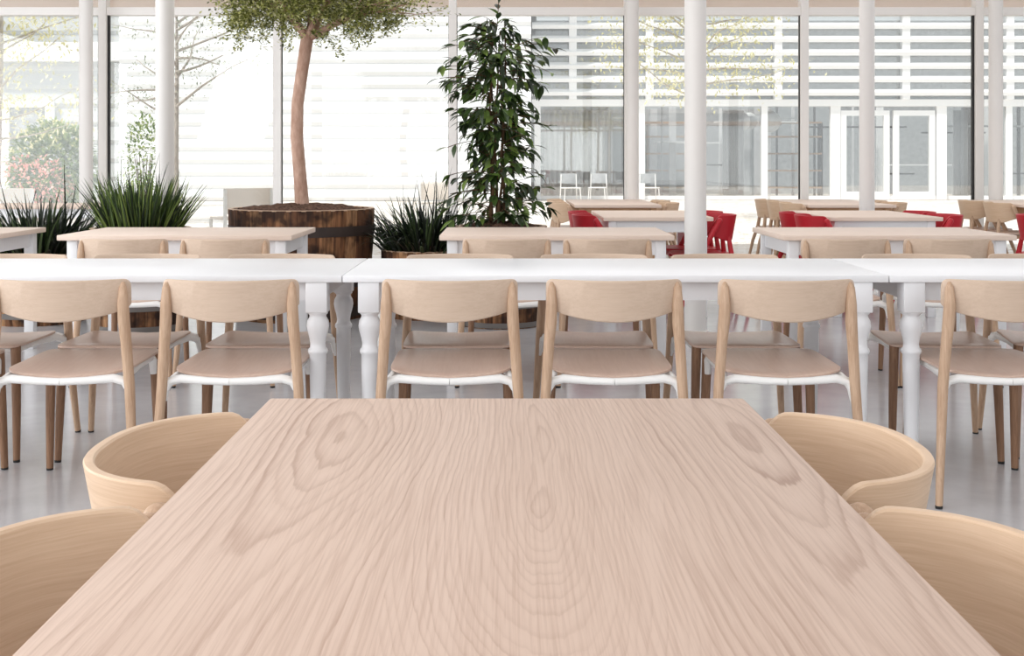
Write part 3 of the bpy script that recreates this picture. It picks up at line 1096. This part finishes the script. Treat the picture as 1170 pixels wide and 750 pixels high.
def grass(x, y, z, label, seed, mat, n, R, L, W, droop, spread, name='ornamental_grass', tall=0):
    t = thing(name, label, 'plant', (x, y, z))
    t['kind'] = 'thing'
    lv = Leaves(seed)
    r = lv.r
    for i in range(n):
        a = r.uniform(0, 2 * PI)
        q = R * math.sqrt(r.random())
        p = (q * math.cos(a), q * math.sin(a), -0.03)
        out = spread * (0.3 + q / R) * r.uniform(0.2, 1.2)
        d = (out * math.cos(a) + r.uniform(-.12, .12), out * math.sin(a) + r.uniform(-.12, .12), 1)
        lv.blade(p, d, L * r.uniform(0.55, 1.08), W * r.uniform(0.7, 1.2), droop * r.uniform(0.4, 1.4), min(1, r.random() ** 1.5))
    for i in range(tall):
        a = r.uniform(0, 2 * PI)
        lv.blade((R * 0.6 * math.cos(a), R * 0.6 * math.sin(a), 0), (r.uniform(-.3, .3), r.uniform(-.2, .2), 1), L * r.uniform(1.1, 1.45), W * 0.7, 0.15, r.uniform(0, 0.4))
    lv.done('blades', mat, t)

barrel(-2.55, 8.05, 0.34, 0.70, 'barrel planter holding tall upright grass behind the tree table', bands=((0.74, 0.80), (0.22, 0.29), (0.01, 0.07)), taper=0.92)
grass(-2.55, 8.05, 0.69, 'tall upright green grass growing in a barrel behind the oak table', 41, 'grass', 640, 0.25, 0.42, 0.015, 0.36, 0.55, tall=14)
barrel(-0.60, 8.75, 0.35, 0.50, 'low barrel planter with dark grass between tree and climbing plant', bands=((0.76, 0.86), (0.10, 0.18)), taper=0.9)
grass(-0.60, 8.75, 0.48, 'dark dense grass clump right of the tree barrel', 43, 'grass_dark', 620, 0.30, 0.47, 0.018, 1.35, 0.85, tall=14)
barrel(-3.42, 8.45, 0.36, 0.50, 'low barrel planter with dark arching grass at left edge', bands=((0.76, 0.86), (0.10, 0.18)), taper=0.9)
grass(-3.42, 8.45, 0.48, 'dark arching grass clump at the left edge behind the oak table', 47, 'grass_dark', 620, 0.31, 0.50, 0.020, 1.3, 0.8, tall=4)

# ------------------------------------------------------------------ outside
# white building with horizontal cladding
BY = 37.0
def cladding(name, x0, x1, y, z1, step, mat, label):
    bm = bmesh.new()
    n = int(z1 / step)
    prof = []
    for i in range(n):
        z = i * step
        prof += [(0.0, z), (-0.08, z + 0.12), (0.0, z + step)]
    for a, b in zip(prof, prof[1:]):
        vs_ = [bm.verts.new(p) for p in ((x0, y + a[0], a[1]), (x1, y + a[0], a[1]), (x1, y + b[0], b[1]), (x0, y + b[0], b[1]))]
        bm.faces.new(vs_)
    for x in (x0, x1):
        bm.faces.new([bm.verts.new(p) for p in ((x, y, 0), (x, y + 8, 0), (x, y + 8, n * step), (x, y, n * step))])
    bm.faces.new([bm.verts.new(p) for p in ((x0, y, n * step), (x1, y, n * step), (x1, y + 8, n * step), (x0, y + 8, n * step))])
    bmesh.ops.remove_doubles(bm, verts=bm.verts[:], dist=1e-4)
    bmesh.ops.recalc_face_normals(bm, faces=bm.faces[:])
    t = thing(name, label, 'building')
    finish('wall', bm, mat, t, smooth=False)
    return t

b1 = cladding('clad_building', -11.9, 0.75, 35.5, 9.2, 0.385, 'cladding', 'bright white building with horizontal board cladding across the yard')
b2 = cladding('clad_building', -26, -11.95, 38.0, 9.2, 0.6, 'grey_cladding', 'pale grey clad building behind bushes at far left')
bm = bmesh.new()
box(bm, (-16.55, 37.8, 0), (-16.3, 38.1, 3.2))
box(bm, (-15.1, 37.8, 0), (-14.85, 38.1, 3.2))
box(bm, (-16.3, 37.8, 3.0), (-15.1, 38.1, 3.2))
fr = finish('door_frame', bm, 'louvre', b2, smooth=False)
bm = bmesh.new()
box(bm, (-16.3, 37.9, 0), (-15.1, 38.05, 3.0))
finish('door_leaf', bm, 'inner_wall', fr, smooth=False)
bm = bmesh.new()
box(bm, (-26, 37.5, 4.5), (-11.95, 38.0, 5.1))
finish('canopy_band', bm, 'louvre', b2, smooth=False)

# glass pavilion with louvres
pv = thing('glass_pavilion', 'glazed building with white louvres and glass doors across the yard at right', 'building')
X0, X1 = 0.8, 26
bm = bmesh.new()
box(bm, (X0, 44, 0), (X1, 44.2, 6.6))
box(bm, (X0, BY + 0.3, 3.2), (X1, 39.0, 3.35))
box(bm, (X0, BY, 0.0), (X0 + 0.15, 44, 6.6))
finish('inner_wall', bm, 'inner_wall', pv, smooth=False)
bm = bmesh.new()
box(bm, (X0, BY - 0.15, 2.98), (X1, BY + 0.3, 3.2))
box(bm, (X0, BY - 0.02, 0.0), (X1, BY + 0.1, 0.12))
finish('beam', bm, 'louvre', pv, smooth=False)
for i in range(8):
    z = 3.42 + 0.425 * i
    bm = bmesh.new()
    vs_ = []
    box(bm, (X0, -0.13, -0.07), (X1, 0.13, 0.07), 0.02)
    bmesh.ops.rotate(bm, verts=bm.verts[:], cent=(0, 0, 0), matrix=Matrix.Rotation(math.radians(28), 3, 'X'))
    bmesh.ops.translate(bm, verts=bm.verts[:], vec=(0, BY - 0.25, z))
    finish('louvre', bm, 'louvre', pv, smooth=False)
def fx_at(px):
    return (px - 579) / 1320 * BY
for px in (654, 741, 887, 1032, 1150):
    bm = bmesh.new()
    box(bm, (fx_at(px) - 0.12, BY - 0.3, 3.2), (fx_at(px) + 0.12, BY - 0.05, 6.5))
    finish('louvre_post', bm, 'louvre', pv, smooth=False)
for px in (614, 733, 873, 954, 1075, 1152, 1230):
    bm = bmesh.new()
    w = 0.10 if px not in (954, 1075) else 0.16
    box(bm, (fx_at(px) - w, BY - 0.08, 0), (fx_at(px) + w, BY + 0.08, 3.0))
    finish('mullion', bm, 'louvre', pv, smooth=False)
bounds = [614, 733, 873, 954, 1075, 1152, 1230]
for a, b in zip(bounds, bounds[1:]):
    if a == 954:
        continue
    bm = bmesh.new()
    box(bm, (fx_at(a) + 0.1, BY - 0.01, 0.1), (fx_at(b) - 0.1, BY + 0.01, 2.98))
    finish('pane', bm, 'far_glass', pv, smooth=False)
bm = bmesh.new()
box(bm, (X0 + 0.1, BY - 0.01, 3.2), (X1, BY + 0.01, 6.4))
finish('upper_pane', bm, 'far_glass', pv, smooth=False)
for a, b in ((962, 1014), (1022, 1066)):
    bm = bmesh.new()
    xa, xb = fx_at(a), fx_at(b)
    box(bm, (xa - 0.05, BY - 0.06, 0), (xa + 0.13, BY + 0.06, 2.85))
    box(bm, (xb - 0.13, BY - 0.06, 0), (xb + 0.05, BY + 0.06, 2.85))
    box(bm, (xa + 0.13, BY - 0.06, 2.68), (xb - 0.13, BY + 0.06, 2.85))
    box(bm, (xa + 0.13, BY - 0.06, 0), (xb - 0.13, BY + 0.06, 0.25))
    d = finish('glass_door', bm, 'louvre', pv, smooth=False)
    bm = bmesh.new()
    box(bm, (xa + 0.13, BY - 0.01, 0.25), (xb - 0.13, BY + 0.01, 2.68))
    finish('door_pane', bm, 'far_glass', d, smooth=False)

rp = random.Random(9)
for k in range(34):
    px = 600 + 570 * (k + rp.random()) / 34
    if 958 < px < 1075 and rp.random() < 0.5:
        continue
    y = rp.uniform(38.6, 43.2)
    x = (px - 579) / 1320 * y
    w = rp.choice((0.03, 0.05, 0.05, 0.12, 0.3))
    bm = bmesh.new()
    box(bm, (x - w, y, 0), (x + w, y + 0.08, 3.2))
    finish('post', bm, rp.choice(('iron', 'curtain', 'curtain', 'inner_wall', 'louvre')), pv, smooth=False)
for k in range(16):
    px = 610 + 560 * rp.random()
    y = rp.uniform(38.4, 42)
    x = (px - 579) / 1320 * y
    z = rp.choice((0.8, 1.1, 1.9, 2.2, 2.4, 2.6, 2.75))
    L = rp.uniform(0.4, 1.8)
    bm = bmesh.new()
    box(bm, (max(X0 + 0.3, x - L), y, z - 0.025), (x + L, y + 0.3, z + 0.025))
    finish('shelf_board', bm, rp.choice(('louvre', 'louvre', 'inner_wall', 'iron')), pv, smooth=False)
GP = 'white globe lamps in the pavilion'
for px, z, r in ((846, 2.55, 0.33), (880, 2.55, 0.36), (862, 2.6, 0.3)):
    g = thing('globe_lamp', '%s white globe lamp hanging behind the pavilion glass' % {846: 'leftmost', 880: 'rightmost', 862: 'middle'}[px], 'lamp', ((px - 579) / 1320 * 38.6, 38.6 + (px == 862) * 0.9, 0), 0, GP)
    bm = bmesh.new()
    bmesh.ops.create_uvsphere(bm, u_segments=24, v_segments=14, radius=r, matrix=Matrix.Translation((0, 0, z)))
    finish('globe', bm, 'globe', g)
    bm = bmesh.new()
    tube(bm, [(0, 0, z + r - 0.02), (0, 0, 3.2)], 0.012, 6)
    finish('cord', bm, 'black', g)
# curtains behind the pavilion glass
rc = random.Random(4)
for i, (pa, pb, where) in enumerate(((622, 700, 'left of the thin column'), (826, 850, 'right of the stoutest column'), (1090, 1106, 'right of the glass doors'))):
    bm = bmesh.new()
    xa, xb = (pa - 579) / 1320 * 38, (pb - 579) / 1320 * 38
    n = 60
    top, bot = [], []
    for k in range(n + 1):
        x = xa + (xb - xa) * k / n
        y = 38 + 0.07 * math.sin(k * 1.3) + 0.03 * math.sin(k * 0.37)
        top.append(bm.verts.new((x, y, 2.9)))
        bot.append(bm.verts.new((x, y, 0.05)))
    for k in range(n):
        bm.faces.new((bot[k], bot[k + 1], top[k + 1], top[k]))
    o = finish('curtain', bm, 'curtain', None)
    sm = o.modifiers.new('thick', 'SOLIDIFY')
    sm.thickness = 0.01
    tag(o, 'pale curtain hanging behind the pavilion glass ' + where, 'curtain', 'pavilion curtains')
# shelving racks inside the pavilion
for i, (px, where) in enumerate(((765, 'between the thin and the stoutest column'), (905, 'left of the glass doors'))):
    xx = (px - 579) / 1320 * 41
    t = thing('shelf_rack', 'dark shelf rack inside the pavilion ' + where, 'shelf', (xx, 41, 0), 0, 'pavilion shelf racks')
    for sx in (-1, 1):
        bm = bmesh.new()
        box(bm, (sx * 1.0 - 0.04, -0.2, 0), (sx * 1.0 + 0.04, 0.2, 2.6))
        finish('upright', bm, 'iron', t, smooth=False)
    for z in (0.3, 0.9, 1.5, 2.1, 2.6):
        bm = bmesh.new()
        box(bm, (-1.0, -0.22, z - 0.03), (1.0, 0.22, z + 0.03))
        finish('shelf', bm, 'table_wood', t, smooth=False)

# white cafe chairs and table in the yard before the pavilion
def wire_chair(x, y, rz, label):
    t = thing('yard_chair', label, 'chair', (x, y, 0), rz, 'white yard chairs')
    bm = bmesh.new()
    box(bm, (-0.25, -0.24, 0.44), (0.25, 0.24, 0.47), 0.01)
    finish('seat', bm, 'alu', t)
    bm = bmesh.new()
    box(bm, (-0.25, -0.25, 0.58), (0.25, -0.22, 0.86), 0.01)
    finish('backrest', bm, 'inner_wall', t)
    for sx in (-1, 1):
        for sy in (-1, 1):
            bm = bmesh.new()
            tube(bm, [(sx * 0.25, sy * 0.25, 0), (sx * 0.22, sy * 0.22, 0.45 if sy > 0 else 0.84)], 0.014, 8)
            finish('leg', bm, 'alu', t)
for px, y, a, lab in ((652, 33, 0.2, 'white yard chair outside, left one before the pavilion'), (683, 33.4, -0.2, 'white yard chair outside, middle one before the pavilion'), (742, 33.2, 0.1, 'white yard chair outside, between the thin and the stoutest column')):
    wire_chair((px - 579) / 1320 * y, y, PI + a, lab)


def flat_chair(x, y, rz, label):
    t = thing('terrace_chair', label, 'chair', (x, y, 0), rz, 'bleached terrace chairs outside the glass')
    bm = bmesh.new()
    box(bm, (-0.33, -0.27, 0.50), (0.33, -0.245, 0.83), 0.006)
    finish('backrest', bm, 'outdoor_wood', t)
    bm = bmesh.new()
    box(bm, (-0.33, -0.25, 0.42), (0.33, 0.25, 0.45), 0.006)
    finish('seat', bm, 'outdoor_wood', t)
    for sx in (-1, 1):
        for sy in (-1, 1):
            bm = bmesh.new()
            zt = 0.42 if sy > 0 else 0.82
            box(bm, (sx * 0.315 - 0.02, sy * 0.25 - 0.02 - (0.02 if sy < 0 else 0), 0), (sx * 0.315 + 0.02, sy * 0.25 + 0.02 - (0.02 if sy < 0 else 0), zt), 0.003)
            finish('leg', bm, 'alu', t)
flat_chair(-3.50, 15.2, 0.6, 'bleached wooden chair outside the glass, between the tall grass and tree barrel')
flat_chair(-6.45, 15.2, 0.0, 'bleached wooden chair outside the glass behind the dark grass at left edge')
flat_chair(-1.33, 21.0, 0.3, 'small distant bleached chair outside above the dark grass clump')


def outdoor_tree(name, x, y, h, seed, mat, bark, label, n_leaf, lean=0.0, crown=1.6, size=0.09, r0=0.09, fork=2.0, cluster=0.25):
    t = thing(name, label, 'tree', (x, y, 0))
    rnd = random.Random(seed)
    bm = bmesh.new()
    tube(bm, [(0, 0, -0.05), (lean * 0.4, 0, h * 0.3), (lean * 0.6, 0.05, h * 0.6), (lean, 0, h)], [r0, r0 * 0.8, r0 * 0.6, r0 * 0.2], 10)
    finish('trunk', bm, bark, t)
    bmb = bmesh.new()
    lv = Leaves(seed + 1)
    for k in range(22):
        z = fork + (h - fork) * k / 22
        a = rnd.uniform(0, 2 * PI) if k % 3 else rnd.choice((0.1, PI - 0.1))
        d = Vector((math.cos(a), math.sin(a) * 0.6, rnd.uniform(0.0, 0.8))).normalized()
        L = crown * rnd.uniform(0.6, 1.1)
        p = Vector((lean * z / h, 0, z))
        pts = [p.copy()]
        for i in range(6):
            p = p + d * L / 6
            d = (d + Vector((rnd.uniform(-.3, .3), rnd.uniform(-.2, .2), rnd.uniform(-.22, .22)))).normalized()
            pts.append(p.copy())
            for q in range(max(1, n_leaf // 132)):
                c = p + Vector((rnd.gauss(0, cluster), rnd.gauss(0, cluster), rnd.gauss(0, cluster * 0.7)))
                lv.leaf(c, (rnd.uniform(-1, 1), rnd.uniform(-1, 1), rnd.uniform(-1, .4)), (0, 0, 1), size * rnd.uniform(.7, 1.3), size * 0.5, rnd.random(), 0.15, 2)
        tube(bmb, pts, [0.022, 0.02, 0.016, 0.012, 0.009, 0.006, 0.004], 6)
    finish('branches', bmb, bark, t)
    lv.done('foliage', mat, t)

outdoor_tree('young_tree', -4.98, 17.4, 4.2, 61, 'grey_leaf', 'pale_bark', 'bare young tree with few leaves outside behind the left column', 2200, 0.0, 1.6, 0.06, 0.05, 1.9, 0.14)
outdoor_tree('young_tree', -9.55, 21.5, 5.5, 67, 'yellow_leaf', 'pale_bark', 'slim tree with yellow-green leaves outside at left edge', 4200, 0.15, 2.2, 0.11, 0.11, 1.6, 0.3)
outdoor_tree('young_tree', 3.92, 24.0, 5.6, 71, 'yellow_leaf', 'pale_bark', 'pale yellow-leaved tree outside before the louvres at right', 5400, 0.1, 2.3, 0.10, 0.06, 2.5, 0.3)


def bush(x, y, rx, rz, seed, mat, n, label, size=0.13):
    t = thing('bush', label, 'bush', (x, y, 0))
    lv = Leaves(seed)
    r = lv.r
    for _ in range(n):
        while True:
            v = Vector((r.uniform(-1, 1), r.uniform(-1, 1), r.uniform(-1, 1)))
            if 0.45 < v.length < 1:
                break
        p = (v.x * rx, v.y * rx * 0.7, rz * 0.5 + v.z * rz * 0.5)
        lv.leaf(p, v + Vector((r.uniform(-.6, .6), r.uniform(-.6, .6), r.uniform(-.6, .6))), (0, 0, 1), size * r.uniform(.7, 1.3), size * 0.55, r.random(), 0.15, 2)
    lv.done('foliage', mat, t)
    bm = bmesh.new()
    for k in range(7):
        a = 2 * PI * k / 7
        tube(bm, [(0.05 * math.cos(a), 0.05 * math.sin(a), -0.02), (rx * 0.4 * math.cos(a), rx * 0.3 * math.sin(a), rz * 0.55)], [0.02, 0.008], 6)
    finish('stems', bm, 'stem', t)

bush(-10.6, 27, 1.05, 2.1, 81, 'bush_leaf', 4200, 'light green bush outside beside the left window column', 0.17)
bush(-9.75, 31, 0.6, 2.5, 83, 'bush_leaf', 1000, 'taller green bush outside right of the left window column')
bush(-9.9, 24, 0.85, 1.35, 85, 'pink_leaf', 620, 'sparse reddish bush outside at left edge above the dark grass', 0.11)
